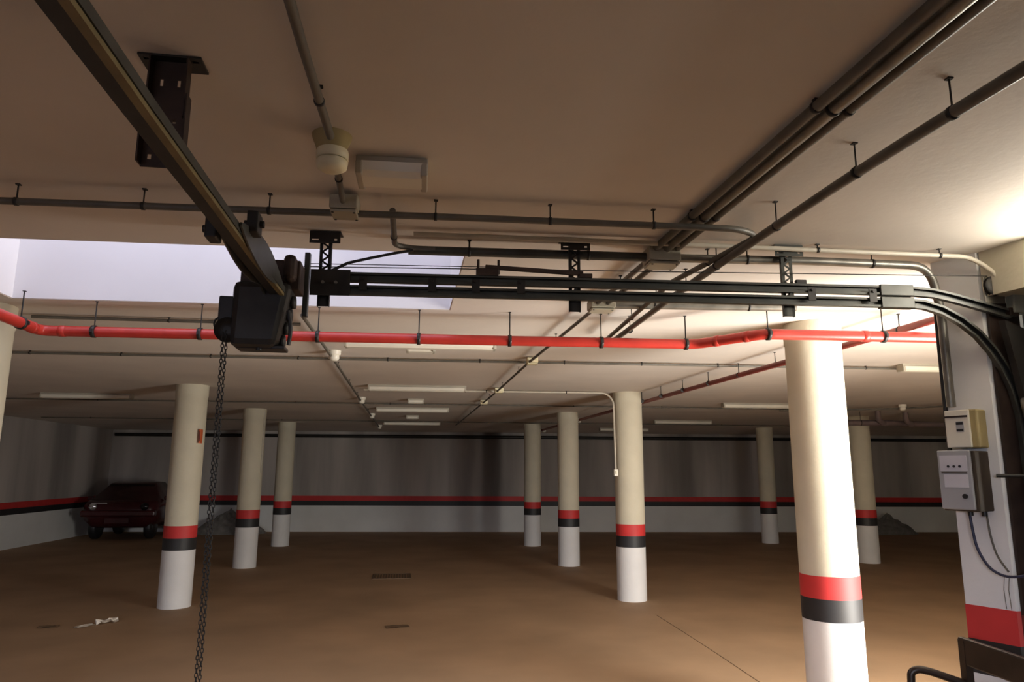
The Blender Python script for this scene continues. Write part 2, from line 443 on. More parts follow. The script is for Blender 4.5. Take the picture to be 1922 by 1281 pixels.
run('conduit', 'dark conduit running to the back with small pale boxes along it', 'conduit',
    [(1.15, 4.12, 2.60), (1.135, 6.4, 2.60), (1.165, 9.0, 2.60), (1.16, 15.8, 2.60)], .012, 'conduit', every=1.2, fillet=0)
run('conduit', 'grey conduit from the top edge to the ivory detector, with worn white patches', 'conduit',
    [(-0.285, -0.3, 2.605), (-0.272, 1.46, 2.605), (-0.245, 2.07, 2.605)], .0125, 'conduit', clips=[(-.274, 1.36, 2.605), (-.255, 1.86, 2.605)], fillet=.2)
run('conduit', 'short twin conduit between the ivory detector and the grey junction box', 'conduit',
    [(-0.245, 2.18, 2.605), (-0.25, 2.61, 2.605)], .011, 'conduit', every=.3)
run('conduit', 'thin dark conduit of the detectors running back left of the long lamps', 'conduit',
    [(-0.675, 4.7, 2.605), (-0.645, 6.35, 2.605), (-0.615, 10.5, 2.605), (-0.545, 17.1, 2.605)], .012, 'conduit', every=1.3, fillet=0)
run('conduit', 'grey conduit dropping from the near run and turning right above the door rails', 'conduit',
    [(-0.066, 2.66, 2.60), (-0.062, 3.09, 2.60), (0.01, 3.125, 2.60), (0.12, 3.12, 2.60)], .0125, 'conduit', every=None, clips=[(-.064, 2.98, 2.60)], fillet=.06)
run('conduit', 'thick dark conduit above the door rails, ending left at the roof light', 'conduit',
    [(-0.0, 3.14, 2.595), (1.10, 3.065, 2.595)], .021, 'steel', every=.4)
run('conduit', 'thick grey conduit from the junction box to the pier, bending down it', 'conduit',
    [(1.26, 3.055, 2.595), (1.9, 2.995, 2.595), (2.49, 2.975, 2.595), (2.575, 3.03, 2.40), (2.585, 3.04, 1.92)], .020, 'galv', every=.6, fillet=.10)
run('conduit', 'pale thin conduit highest along the ceiling, curving down in front of the pier', 'conduit',
    [(0.02, 3.0, 2.625), (1.3, 2.94, 2.625), (1.95, 2.905, 2.62), (2.63, 2.868, 2.615), (2.72, 2.832, 2.52), (2.722, 2.832, 2.455)], .011, 'paleconduit', clips=[(1.87, 2.91, 2.622), (2.47, 2.877, 2.617)], fillet=.09)
run('conduit', 'dark cable clipped down the left edge of the pier', 'conduit',
    [(2.585, 3.075, 2.40), (2.59, 3.085, 1.70)], .011, 'dark')
run('conduit', 'slim grey conduit just behind the left half of the red main', 'conduit',
    [(-2.520, 5.173, 2.628), (-0.741, 5.122, 2.628)], .012, 'conduit', every=.9)
run('conduit', 'long thin conduit crossing the ceiling behind the red main', 'conduit',
    [(-3.703, 6.870, 2.628), (-0.586, 6.706, 2.628), (1.131, 6.593, 2.628), (4.885, 6.336, 2.628)], .012, 'conduit', every=.75, fillet=0)
run('conduit', 'pale conduit crossing the ceiling and dropping down the middle column to a switch', 'conduit',
    [(-0.51, 9.30, 2.63), (2.64, 9.08, 2.63), (2.735, 9.06, 2.53), (2.735, 9.02, 1.64)], .013, 'paleconduit', every=1.0, fillet=.08)
sw = thing('switch', 'small white switch box at the end of the pale conduit on the middle column', 'switch', (2.735, 9.02, 1.60))
MB().box((2.735, 9.02, 1.595), (.055, .045, .09), bev=.008).build('switch_box', 'lampwhite', sw)
MB().box((2.733, 8.994, 1.60), (.022, .010, .034), bev=.003).build('switch_rocker', 'ivory', sw)
run('conduit', 'thin pale conduit down the right side of the second left column', 'conduit',
    [(-2.372, 12.86, 2.60), (-2.372, 12.86, 1.55)], .012, 'paleconduit')
run('conduit', 'grey trunking strip under the ceiling right of the second junction box', 'conduit',
    [(1.2, 4.06, 2.60), (2.35, 3.93, 2.60)], .022, 'galv', every=.4)
run('conduit', 'dark conduit crossing the dim ceiling beyond the long lamps', 'conduit',
    [(-6.685, 11.571, 2.628), (6.274, 10.851, 2.628)], .010, 'conduit', every=1.4)
run('conduit', 'far dark conduit crossing just in front of the third row of columns', 'conduit',
    [(-7.199, 15.633, 2.628), (9.771, 14.708, 2.628)], .010, 'conduit', every=1.8)
run('conduit', 'dark conduit rising toward the pier past a white detector on the right', 'conduit',
    [(6.05, 10.80, 2.60), (7.7, 10.1, 2.60), (8.4, 9.0, 2.60), (8.7, 7.4, 2.60)], .014, 'conduit', every=1.5, fillet=.2)
dp = run('drain_pipe', 'brown drain pipe with elbows under the ceiling right of the near column', 'pipe',
    [(7.3, 11.4, 2.46), (8.35, 11.2, 2.46), (8.6, 11.35, 2.46), (11.5, 11.5, 2.46)], .05, 'brownpipe', every=1.6, fillet=.15)
for p in ((8.02, 11.1, 2.5), (8.62, 11.2, 2.5)):
    MB().tube([(p[0], p[1], H), (p[0], p[1], p[2]), (p[0] + .16, p[1] + .08, p[2] - .06)], .045, 12, .05).build('elbow', 'brownpipe', dp)

# junction boxes
def jbox(x, y, z, sx, sy, sz, label, m='box', rot=SK):
    t = thing('junction_box', label, 'junction box', (x, y, z))
    R = Matrix.Rotation(rot, 3, 'Z')
    MB().box((x, y, z + sz * .1), (sx, sy, sz * .8), R, .005).build('box_body', m, t)
    MB().box((x, y, z - sz * .42), (sx * .94, sy * .94, sz * .16), R, .004).build('box_lid', m, t)
    for a in (-1, 1):
        for b in (-1, 1):
            v = R @ Vector((a * sx * .38, b * sy * .38, 0))
            MB().cyl((x + v.x, y + v.y, z - sz * .5), (x + v.x, y + v.y, z - sz * .53), .005, 8).build('screw', 'dark', t)


jbox(-0.245, 2.655, 2.60, .105, .105, .07, 'grey junction box on the near conduit below the detector')
jbox(1.17, 3.06, 2.592, .15, .12, .085, 'large beige junction box where the bundled conduits end')
jbox(1.17, 4.09, 2.60, .15, .13, .07, 'beige junction box half hidden behind the door rails')
jbox(1.165, 6.41, 2.61, .10, .10, .06, 'pale junction box on the crossing thin conduit, behind the red main', 'ivory')
jbox(1.19, 8.90, 2.61, .11, .11, .06, 'pale junction box second along the dark conduit to the back', 'ivory')
jbox(1.18, 10.5, 2.61, .11, .11, .06, 'pale junction box third and farthest along the dark conduit', 'ivory')

# detectors
dt = thing('smoke_detector', 'large ivory smoke detector on a round brown base, near the top left', 'smoke detector', (-0.25, 2.15, H))
MB().lathe((-0.25, 2.16, H), [(.062, 0), (.060, -.012), (.050, -.035), (.045, -.055)], 28).build('base', 'beige', dt)
MB().lathe((-0.245, 2.15, H), [(.048, -.055), (.050, -.062), (.050, -.084), (.046, -.086)], 28).build('head_ring', 'ivory', dt)
MB().lathe((-0.245, 2.15, H), [(.046, -.088), (.049, -.092), (.046, -.112), (.030, -.122), (.012, -.124)], 28).build('head', 'ivory', dt)
d0 = thing('smoke_detector', 'small ivory detector on the left ceiling, first behind the red main', 'smoke detector', (-0.62, 6.38, H), 'small ceiling detectors')
MB().lathe((-0.62, 6.38, H), [(.058, 0), (.058, -.03), (.05, -.04)], 20).build('base', 'lampwhite', d0)
MB().lathe((-0.62, 6.38, H), [(.044, -.04), (.046, -.07), (.03, -.09), (.01, -.092)], 20).build('head', 'lampwhite', d0)
for x, y, l in ((-0.60, 10.5, 'small ivory detector second along the left ceiling line'),
                (-0.57, 13.5, 'small ivory detector third along the left ceiling line, in shade'),
                (-0.53, 16.9, 'small ivory detector farthest along the left ceiling line'),
                (7.62, 9.95, 'small white detector on the ceiling right of the near column'),
                (3.46, 13.85, 'small white detector right of the second middle column top'),
                (3.47, 17.4, 'small white detector right of the farthest middle column top')):
    dup(d0, (x, y, H), l)

# fluorescent battens
def batten(label, x0, x1, y, wid=.115, hgt=.075, rot=SK):
    c = ((x0 + x1) / 2, y, H); ln = x1 - x0
    t = thing('ceiling_lamp', label, 'lamp', (0, 0, 0), 'unlit ceiling battens')
    MB().box((0, 0, -hgt * .18), (ln, wid * .8, hgt * .36), bev=.003).build('lamp_body', 'lampbody', t)
    prof = [(-wid * .5, -hgt * .36), (-wid * .46, -hgt * .8), (-wid * .30, -hgt), (wid * .30, -hgt), (wid * .46, -hgt * .8), (wid * .5, -hgt * .36)]
    MB().sweep([(-ln / 2 + .02, 0, 0), (ln / 2 - .02, 0, 0)], prof, (0, -1, 0)).build('diffuser', 'lampwhite', t)
    for s in (-1, 1):
        MB().box((s * (ln / 2 - .012), 0, -hgt * .66), (.024, wid, hgt * .66), bev=.005).build('end_cap', 'lampbody', t)
    t.location = c; t.rotation_euler = (0, 0, rot); return t


l0 = batten('long unlit batten lamp seen just below the red main', -.48, .73, 5.70)
for x, y, l in ((.165, 8.88, 'long unlit batten lamp second behind the red main, in the middle'),
                (.16, 12.1, 'long unlit batten lamp third behind the red main, in the middle'),
                (.20, 15.6, 'farthest long batten lamp in the middle, near the far wall'),
                (5.42, 10.22, 'long pale batten lamp right of the middle column, left of the near column'),
                (5.68, 13.97, 'batten lamp farther back right of the middle column'),
                (5.35, 6.15, 'batten lamp between the near column and the pier, high up'),
                (10.8, 13.2, 'batten lamp between the near column and the pier, low and far'),
                (5.32, 16.8, 'faint batten lamp behind the middle column near the far wall'),
                (-4.37, 10.70, 'batten lamp on the dim ceiling left of the orange-sign column')):
    dup(l0, (x, y, H), l)
e0_ = batten('small unlit emergency lamp beside the ivory detector, nearest the camera', -.182, .058, 2.34, .15, .07, -.03)
e0_['group'] = 'unlit emergency lamps'
for x, y, l in ((.128, 5.91, 'small pale emergency lamp behind the red main'),
                (.18, 10.6, 'small emergency lamp between the second and third long lamps'),
                (.18, 13.83, 'small emergency lamp between the third and farthest long lamps')):
    dup(e0_, (x, y, H), l)

# ------------------------------------------------------------------ door rails
O = Vector((-0.45, 3.105, 0)); S = Vector((math.cos(-.075), math.sin(-.075), 0)); Lt = Vector((-S.y, S.x, 0))
R3 = Matrix((S, Lt, Vector((0, 0, 1)))).transposed()
def rp(x, z, lat=0.0):
    """point on the rails' plane above plan abscissa x"""
    return O + S * ((x - O.x) / S.x) + Lt * lat + Vector((0, 0, z))


tr = thing('door_rails', 'pair of dark steel door rails hung across the picture, curving down at the pier', 'door rail', rp(1.1, 2.4))
cprof = lambda w, h, t: [(-w / 2, -h / 2), (w / 2, -h / 2), (w / 2, h / 2), (-w / 2, h / 2), (-w / 2, h / 2 - .010), (-w / 2 + t, h / 2 - .010), (-w / 2 + t, h / 2 - t), (w / 2 - t, h / 2 - t), (w / 2 - t, -h / 2 + t), (-w / 2 + t, -h / 2 + t), (-w / 2 + t, -h / 2 + .010), (-w / 2, -h / 2 + .010)]
up = [rp(x, z) for x, z in ((-.40, 2.441), (2.30, 2.441), (2.42, 2.434), (2.52, 2.413), (2.62, 2.387), (2.70, 2.366), (2.79, 2.343))]
lo = [rp(x, z) for x, z in ((-.40, 2.383), (2.28, 2.383), (2.37, 2.378), (2.46, 2.352), (2.545, 2.305), (2.62, 2.244), (2.68, 2.170), (2.73, 2.085), (2.765, 1.99), (2.785, 1.88), (2.79, 1.75), (2.79, 0.05))]
MB().sweep(up, cprof(.026, .043, .004), Lt).build('upper_rail', 'steel', tr)
MB().sweep(lo, cprof(.026, .043, .004), Lt).build('lower_rail', 'steel', tr)
# brighter sleeve at the bend
for zz, nm in ((2.441, 'rail_sleeve'), (2.383, 'rail_sleeve')):
    MB().box(rp(2.24, zz), (.16, .038, .052), R3, .003).build(nm, 'steel', tr)
for x in (-.19, .11, .30, .50, 1.83, 2.12):
    a = MB(); a.box(rp(x, 2.412, -.019), (.035, .006, .062), R3); a.cyl(rp(x, 2.43, -.02), rp(x, 2.43, -.03), .006, 8); a.build('splice_plate', 'dark', tr)
a = MB(); a.box(rp(-.33, 2.411, -.021), (.17, .006, .115), R3); a.build('end_plate', 'dark', tr)
for x in (-.36, -.305):
    MB().cyl(rp(x, 2.41, -.024), rp(x, 2.41, -.034), .007, 10).build('bolt', 'galv', tr)
# end post
MB().box(rp(-.432, 2.40, -.01), (.022, .03, .285), R3, .002).build('end_post', 'steel', tr)


zU = Vector((0, 0, 1))


def bracket(x, m):
    """slotted ceiling plate with a lattice-punched upright"""
    c = rp(x, 0, .028)
    t = MB(); w = .134
    t.plate(c - S * w / 2 - Lt * .03 + Vector((0, 0, H - .004)), S, Lt, w, .075, .004, [(.012, .016, .045, .024), (.1, .016, .122, .024)])
    t.plate(c - S * w / 2 - Lt * .03 + Vector((0, 0, H - .056)), S, zU, w, .052, .004, [(.010, .012, .040, .018), (.108, .012, .120, .020)])
    t.build('bracket_plate', m, tr)
    u = MB(); z0, z1 = 2.315, 2.646; ww = .052
    for s in (-1, 1):
        u.box(c + S * s * (ww / 2 - .007) + Vector((0, 0, (z0 + z1) / 2)), (.014, .004, z1 - z0), R3)
        u.box(c + S * s * (ww / 2 - .0015) + Lt * .008 + Vector((0, 0, (z0 + z1) / 2)), (.003, .018, z1 - z0), R3)
    n = 12
    for k in range(n):                    # zigzag of struts between the punched holes
        za = z0 + .06 + (z1 - z0 - .08) * k / n; zb = z0 + .06 + (z1 - z0 - .08) * (k + 1) / n
        sgn = 1 if k % 2 else -1
        pa = c + S * sgn * -.014 + Vector((0, 0, za)); pb = c + S * sgn * .014 + Vector((0, 0, zb))
        d = (pb - pa).normalized(); q = Lt; e = d.cross(q)
        u.box((pa + pb) / 2, ((pb - pa).length + .008, .004, .008), Matrix((d, q, e)).transposed())
    u.box(c + Vector((0, 0, z0 + .035)), (ww, .004, .07), R3)
    u.build('bracket_upright', m, tr)
    MB().cyl(c - Lt * .03 + Vector((0, 0, 2.412)), c + Lt * .02 + Vector((0, 0, 2.412)), .008, 10).build('bolt', m, tr)


bracket(-.365, 'dark'); bracket(.747, 'dark'); bracket(1.742, 'steel')
# tension arm lying along the top of the rails
a = MB(); a.box((rp(.56, 2.492, -.01)), (.44, .014, .020), R3 @ Matrix.Rotation(.045, 3, 'Y'), .003)
a.box(rp(.35, 2.478, -.01), (.10, .02, .035), R3, .003)
for x in (.31, .40): a.cyl(rp(x, 2.47, -.01), rp(x, 2.535, -.01), .006, 8)
a.box(rp(.79, 2.472, -.01), (.06, .02, .02), R3, .003)
a.build('tension_arm', 'rust', tr)
MB().box(rp(1.79, 2.472), (.05, .02, .02), R3, .003).build('stop_block', 'dark', tr)
MB().tube([rp(-.45, 2.485), rp(1.2, 2.505), rp(2.72, 2.525)], .0022, 6).build('lift_cable', 'dark', tr)
MB().tube([rp(-.45, 2.505, .02), rp(.5, 2.512, .02)], .0018, 6).build('lift_cable', 'dark', tr)
pl = MB().lathe(rp(2.72, 2.475, -.02), [(.018, 0), (.046, 0), (.048, .004), (.038, .010), (.048, .016), (.046, .02), (.018, .02)], 24, Lt).build('pulley', 'dark', tr)
MB().box(rp(2.735, 2.46, .01), (.10, .006, .13), R3, .003).build('pulley_bracket', 'galv', tr)
MB().box(rp(2.835, 2.395, -.005), (.085, .05, .10), R3, .006).build('bearing_plate', 'doorpanel', tr)
MB().box(rp(2.80, 2.352, -.005), (.045, .03, .04), R3, .003).build('rail_stop', 'rust', tr)

# door leaf edge and guide behind the curve of the rail
gd = thing('door_guide', 'door guide coloured as in shade, with roller, beside the pier at the right edge', 'door guide', (2.76, 2.84, 0))
gpoly = lambda e: [(2.700 - e, 2.899), (2.700 - e, 2.883 - e), (2.86, 2.883 - e), (2.86, 2.899)]
MB().prism(gpoly(0), 1.0, 2.40).build('guide_shade_plate', 'rust', gd)  # dark plate over the pier's side face, standing in for its shade
MB().prism(gpoly(0.001), 0.855, 1.0).build('red_band', 'dullred', gd)  # band red darkened to match the shaded side
MB().prism(gpoly(0.001), 0.0, 0.855).build('black_band', 'dark', gd)
a = MB()
pts = [(2.70, 2.30), (2.83, 2.25), (2.86, 1.98), (2.76, 1.94)]
vs = [(x, 2.835, z) for x, z in pts] + [(x, 2.80, z) for x, z in pts]
a.add(vs, [(0, 1, 2, 3), (7, 6, 5, 4), (0, 4, 5, 1), (1, 5, 6, 2), (2, 6, 7, 3), (3, 7, 4, 0)])
a.build('cover_plate', 'dark', gd)
MB().lathe((2.735, 2.80, 1.89), [(.01, 0), (.045, 0), (.052, .008), (.052, .022), (.045, .03), (.01, .03)], 24, (0.75, -.65, .1)).build('roller', 'galv', gd)
MB().lathe((2.735, 2.80, 1.89), [(.004, 0), (.026, 0), (.024, .036), (.004, .036)], 20, (0.75, -.65, .1)).build('roller_hub', 'beige', gd)
MB().cyl((2.70, 2.80, 1.60), (2.62, 2.86, 1.60), .008, 8).build('latch_bar', 'dark', gd)
MB().box((2.735, 2.79, 1.58), (.05, .03, .16), bev=.004).build('latch', 'rust', gd)

# ------------------------------------------------------------------ cross beam, its hanger, and the operator
bx, bz = -0.535, 2.318
bm_ = thing('cross_beam', 'steel beam, its lip coloured as lit, running from the top left corner down to the motor', 'beam', (bx, 1.4, bz))
pth = [(-0.541, -2.5, bz), (-0.541, 1.4, bz), (-0.530, 2.4, bz), (-0.514, 3.02, bz)]
w, h = .054, .032
prof = [(-w / 2, -h / 2), (w / 2, -h / 2), (w / 2, h / 2), (w / 2 - .006, h / 2), (w / 2 - .006, -h / 2 + .006), (-w / 2 + .006, -h / 2 + .006), (-w / 2 + .006, h / 2), (-w / 2, h / 2)]
MB().sweep(pth, prof, (1, 0, 0)).build('beam_profile', 'dark', bm_)
MB().sweep(pth, [(.010, -.0195), (.0285, -.0195), (.0285, -.008), (.0265, -.008), (.0265, -.0165), (.010, -.0165)], (1, 0, 0)).build('lit_lip', 'beam', bm_)  # olive tone painted in as the lit edge, against a profile darkened for shade
MB().sweep(pth, [(.0275, -.006), (.031, -.006), (.031, .018), (.0275, .018)], (1, 0, 0)).build('beam_flange', 'steel', bm_)
# curved gusset that deepens the beam toward the motor
a = MB(); n = 12
for s in (-1, 1):
    top = []; bot = []
    for k in range(n + 1):
        t = k / n; y = 2.12 + .80 * t
        top.append((-.53 + s * .037, y, 2.335 + .06 * math.sin(PI * t))); bot.append((-.53 + s * .037, y, 2.325 - .045 * math.sin(PI * min(1, t * 1.15)) ** .8 if t < .87 else 2.30))
    vs = top + bot + [(x - s * .006, y, z) for x, y, z in top + bot]; m = n + 1
    fs = []
    for k in range(n):
        fs += [(k, k + 1, m + k + 1, m + k), (2 * m + k, 3 * m + k, 3 * m + k + 1, 2 * m + k + 1), (k, 2 * m + k, 2 * m + k + 1, k + 1), (m + k, m + k + 1, 3 * m + k + 1, 3 * m + k)]
    fs += [(0, m, 3 * m, 2 * m), (n, 2 * m + n, 3 * m + n, m + n)]
    a.add(vs, fs)
a.build('gusset', 'steel', bm_)
for y, x, z in ((2.17, -.585, 2.325), (2.25, -.485, 2.375)):
    a = MB(); a.box((x, y, z), (.035, .07, .07), bev=.005); a.cyl((x - .03, y, z), (x + .03, y, z), .012, 10); a.build('clamp', 'dark', bm_)
hg = MB()
hx, hy = -.618, 1.795
hg.plate((hx - .077, hy - .03, H - .006), (1, 0, 0), (0, 1, 0), .154, .075, .006, [(.01, .012, .026, .024), (.128, .012, .144, .024)])
hg.build('hanger_plate', 'dark', bm_)
for (xx, sg_) in ((-.077, -1), (.077, 1)):
    pass
hu = MB()
hu.plate((hx - .045, hy, 2.48), (1, 0, 0), (0, 0, 1), .09, H - .006 - 2.48, .004, [(.020, .095, .028, .115), (.062, .095, .070, .115), (.020, .03, .028, .04), (.062, .03, .070, .04)])
for s in (-1, 1): hu.box((hx + s * .045, hy - .015, 2.565), (.004, .034, .165))
hu.build('hanger_channel', 'rust', bm_)
hl = MB()
hl.plate((hx - .05, hy - .006, 2.352), (1, 0, 0), (0, 0, 1), .102, .19, .004, [(.014, .020, .024, .034), (.022, .12, .030, .13), (.066, .12, .074, .13), (.060, .075, .070, .09), (.04, .082, .046, .088)])
hl.box((hx + .053, hy - .022, 2.447), (.004, .036, .19)); hl.box((hx - .05, hy - .022, 2.40), (.004, .036, .09))
hl.build('hanger_strap', 'rust', bm_)

op = thing('door_operator', 'black chain-driven door motor hanging at the left end of the rails', 'motor', (-.58, 2.97, 2.28))
MB().box((-.555, 3.0, 2.40), (.235, .13, .125), bev=.006).build('mounting_frame', 'rust', op)
gh = MB().box((-.578, 2.97, 2.225), (.225, .17, .27), bev=.03)
gh.v = [(x - .045 * max(0, (2.30 - z) / .21) * (x + .69) / .225, y, z) for x, y, z in gh.v]
gh.build('gear_housing', 'dark', op)
for k in range(4):
    MB().lathe((-.472 - .011 * k, 2.97, 2.29 - .055 * k), [(.004, 0), (.028, 0), (.026, .018), (.004, .02)], 16, (1, 0, 0)).build('housing_boss', 'dark', op)
MB().box((-.715, 2.97, 2.245), (.06, .10, .105), bev=.006).build('terminal_box', 'blackp', op)
MB().torus((-.735, 2.94, 2.185), (0, 1, .2), .026, .004).build('guide_ring', 'dark', op)
MB().lathe((-.700, 2.91, 2.155), [(.01, -.012), (.05, -.012), (.046, 0), (.05, .012), (.01, .012)], 24, (0, 1, 0)).build('chain_wheel', 'dark', op)
MB().box((-.575, 2.97, 2.094), (.19, .10, .016), bev=.004).build('base_plate', 'dark', op)
MB().cyl((-.58, 2.93, 2.095), (-.58, 2.93, 2.078), .012, 12).build('drain_plug', 'dark', op)
MB().box((-.475, 2.93, 2.42), (.05, .10, .11), bev=.02).build('bearing_block', 'rust', op)
MB().tube([(-.47, 2.90, 2.24), (-.455, 2.90, 2.16), (-.462, 2.90, 2.10)], .008, 8, .03).build('cable_loop', 'blackp', op)

# hand chain: two strands of steel links
ch = thing('hand_chain', 'dark steel hand chain hanging from the door motor to below the picture', 'chain', (-.706, 2.90, 2.12))
lk = MB(); n = 10; cpts = []
hw, hl_ = .0052, .0095
for k in range(n):
    th_ = 2 * PI * k / n
    cpts.append(Vector((hw * math.cos(th_), 0, hl_ * (1 if math.sin(th_) > 0 else -1) * abs(math.sin(th_)) ** .7)))
vs = []
for k, p in enumerate(cpts):
    t = (cpts[(k + 1) % n] - cpts[k - 1]).normalized(); q = Vector((0, 1, 0)); e = t.cross(q)
    vs += [p + (q * math.cos(2 * PI * j / 5) + e * math.sin(2 * PI * j / 5)) * .0019 for j in range(5)]
lk.add(vs, [(k * 5 + j, ((k + 1) % n) * 5 + j, ((k + 1) % n) * 5 + (j + 1) % 5, k * 5 + (j + 1) % 5) for k in range(n) for j in range(5)], True)
l0_ = lk.build('chain_link', 'dark'); l0_.parent = ch
Zt, pitch = 2.15, .0152
cnt = 0
for s, x in ((-1, -.0068), (1, .0068)):
    for k in range(118):
        o = l0_ if cnt == 0 else l0_.copy()
        if cnt: COL.objects.link(o); o.parent = ch
        o.location = (x, 0, .03 - pitch * k - (.007 if s > 0 else 0)); o.rotation_euler = (0, 0, PI / 2 * (k % 2) + .5)
        cnt += 1

# black cable drooping from the ceiling conduit to the rails
tag(MB().tube([(0.02, 3.11, 2.585), (-.06, 3.10, 2.565), (-.16, 3.09, 2.535), (-.26, 3.085, 2.505), (-.33, 3.08, 2.465)], .0065, 8).build('power_cable', 'blackp'),
    'black cable drooping from the ceiling conduit to the rails across the roof light', 'cable')

# ------------------------------------------------------------------ control boxes on the pier
Tv = Vector((P2[0] - P1[0], P2[1] - P1[1], 0)).normalized(); Nv = Vector((Tv.y, -Tv.x, 0))
if Nv.x > 0: Nv = -Nv
Rp = Matrix((Tv, Nv, Vector((0, 0, 1)))).transposed()
pp = lambda t, n, z: Vector((P1[0], P1[1], 0)) + Tv * t + Nv * n + Vector((0, 0, z))
cb = thing('control_box', 'grey door control box with three small buttons on the pier', 'control box', pp(.09, .07, 1.57))
MB().box(pp(.095, .068, 1.575), (.155, .13, .27), Rp, .006).build('box_body', 'ctrlside', cb)
fr = MB().box(pp(.088, .139, 1.58), (.145, .014, .265), Rp, .005).build('front_cover', 'ctrlgrey', cb)
MB().box(pp(.086, .1465, 1.655), (.118, .003, .070), Rp).build('button_panel', 'label', cb)
for k in range(3):
    c = pp(.064 + .025 * k, .147, 1.640); MB().cyl(c, c + Nv * .005, .0055, 12).build('button', 'blackp', cb)
MB().box(pp(.092, .1465, 1.575), (.105, .003, .058), Rp).build('instruction_label', 'label', cb)
MB().box(pp(.086, .1465, 1.612), (.112, .003, .006), Rp).build('label_strip', 'ctrlside', cb)
c = pp(.125, .146, 1.507); MB().cyl(c, c + Nv * .008, .011, 16).build('key_switch', 'blackp', cb)
for k in range(2):
    c = pp(.09 + .06 * k, .05, 1.44); MB().cyl(c, c - Vector((0, 0, .022)), .012, 10).build('cable_gland', 'blackp', cb)
sb = thing('switch_box', 'beige breaker box with a dark switch window above the control box', 'switch box', pp(.11, .05, 1.81))
MB().box(pp(.118, .048, 1.812), (.125, .088, .175), Rp, .006).build('box_body', 'beige', sb)
MB().box(pp(.100, .098, 1.812), (.108, .014, .172), Rp, .004).build('front_cover', 'lampwhite', sb)
MB().box(pp(.112, .1055, 1.822), (.034, .004, .048), Rp, .001).build('switch_window', 'ctrlgrey', sb)
MB().box(pp(.112, .108, 1.836), (.030, .004, .012), Rp, .001).build('breaker', 'blackp', sb)
MB().box(pp(.112, .108, 1.806), (.030, .004, .010), Rp, .001).build('breaker', 'blackp', sb)
MB().box(pp(.098, .106, 1.868), (.100, .006, .009), Rp, .001).build('cover_lip', 'rust', sb)
for t, l, pts, m in ((0, 'dark blue cable looping from the control box toward the right edge', [pp(.085, .05, 1.43), pp(.09, .05, 1.36), pp(.10, .05, 1.27), pp(.15, .06, 1.19), pp(.22, .08, 1.165), pp(.31, .10, 1.18), pp(.42, .10, 1.24)], 'bluep'),
                  (1, 'thinner grey cable hanging behind the blue one on the pier', [pp(.14, .012, 1.43), pp(.145, .012, 1.33), pp(.165, .012, 1.24), pp(.205, .012, 1.18)], 'conduit')):
    tag(MB().tube(pts, .006 - .002 * t, 8, .05).build('cable', m), l, 'cable')
for t, l in ((.175, 'left one of two thin dark wires on the pier above its red band'), (.195, 'right one of two thin dark wires on the pier above its red band')):
    tag(MB().tube([pp(t + .005, .004, 1.16), pp(t - .003, .004, 1.10), pp(t, .004, 1.02)], .0015, 6).build('wire', 'conduit'), l, 'wire')

# ------------------------------------------------------------------ chair at the lower right
cr = thing('armchair', 'dark wooden armchair cut off at the lower right, beside the pier', 'chair', (2.2, 2.72, 0))
pb1, pb2 = Vector((2.395, 2.885, 0)), Vector((2.36, 2.40, 0))
fwd = Vector((-.93, .36, 0)).normalized(); sd = (pb2 - pb1).normalized()
zz = Vector((0, 0, 1))
Rb = Matrix((sd, fwd, sd.cross(fwd))).transposed()
for pb in (pb1, pb2):
    MB().sweep([pb + zz * 0 - fwd * .05, pb + zz * .45, pb + zz * .91], [(-.018, -.016), (.018, -.016), (.018, .016), (-.018, .016)], sd).build('back_post', 'wood', cr)
MB().box((pb1 + pb2) / 2 + zz * .865, ((pb2 - pb1).length + .04, .03, .115), Rb, .008).build('back_rail', 'wood', cr)
MB().box((pb1 + pb2) / 2 + zz * .60, ((pb2 - pb1).length, .024, .06), Rb, .005).build('back_slat', 'wood', cr)
MB().box((pb1 + pb2) / 2 + fwd * .22 + zz * .45, ((pb2 - pb1).length + .02, .46, .05), Rb, .012).build('seat', 'wood', cr)
for pb in (pb1, pb2):
    q = pb + fwd * .42
    MB().sweep([q, q + zz * .45], [(-.018, -.018), (.018, -.018), (.018, .018), (-.018, .018)], sd).build('front_leg', 'wood', cr)
    MB().tube([pb + zz * .73, pb + fwd * .14 + zz * .774, pb + fwd * .19 + zz * .782, pb + fwd * .218 + zz * .768, pb + fwd * .225 + zz * .64, pb + fwd * .34 + zz * .46], .016, 10, .05).build('armrest', 'wood', cr)

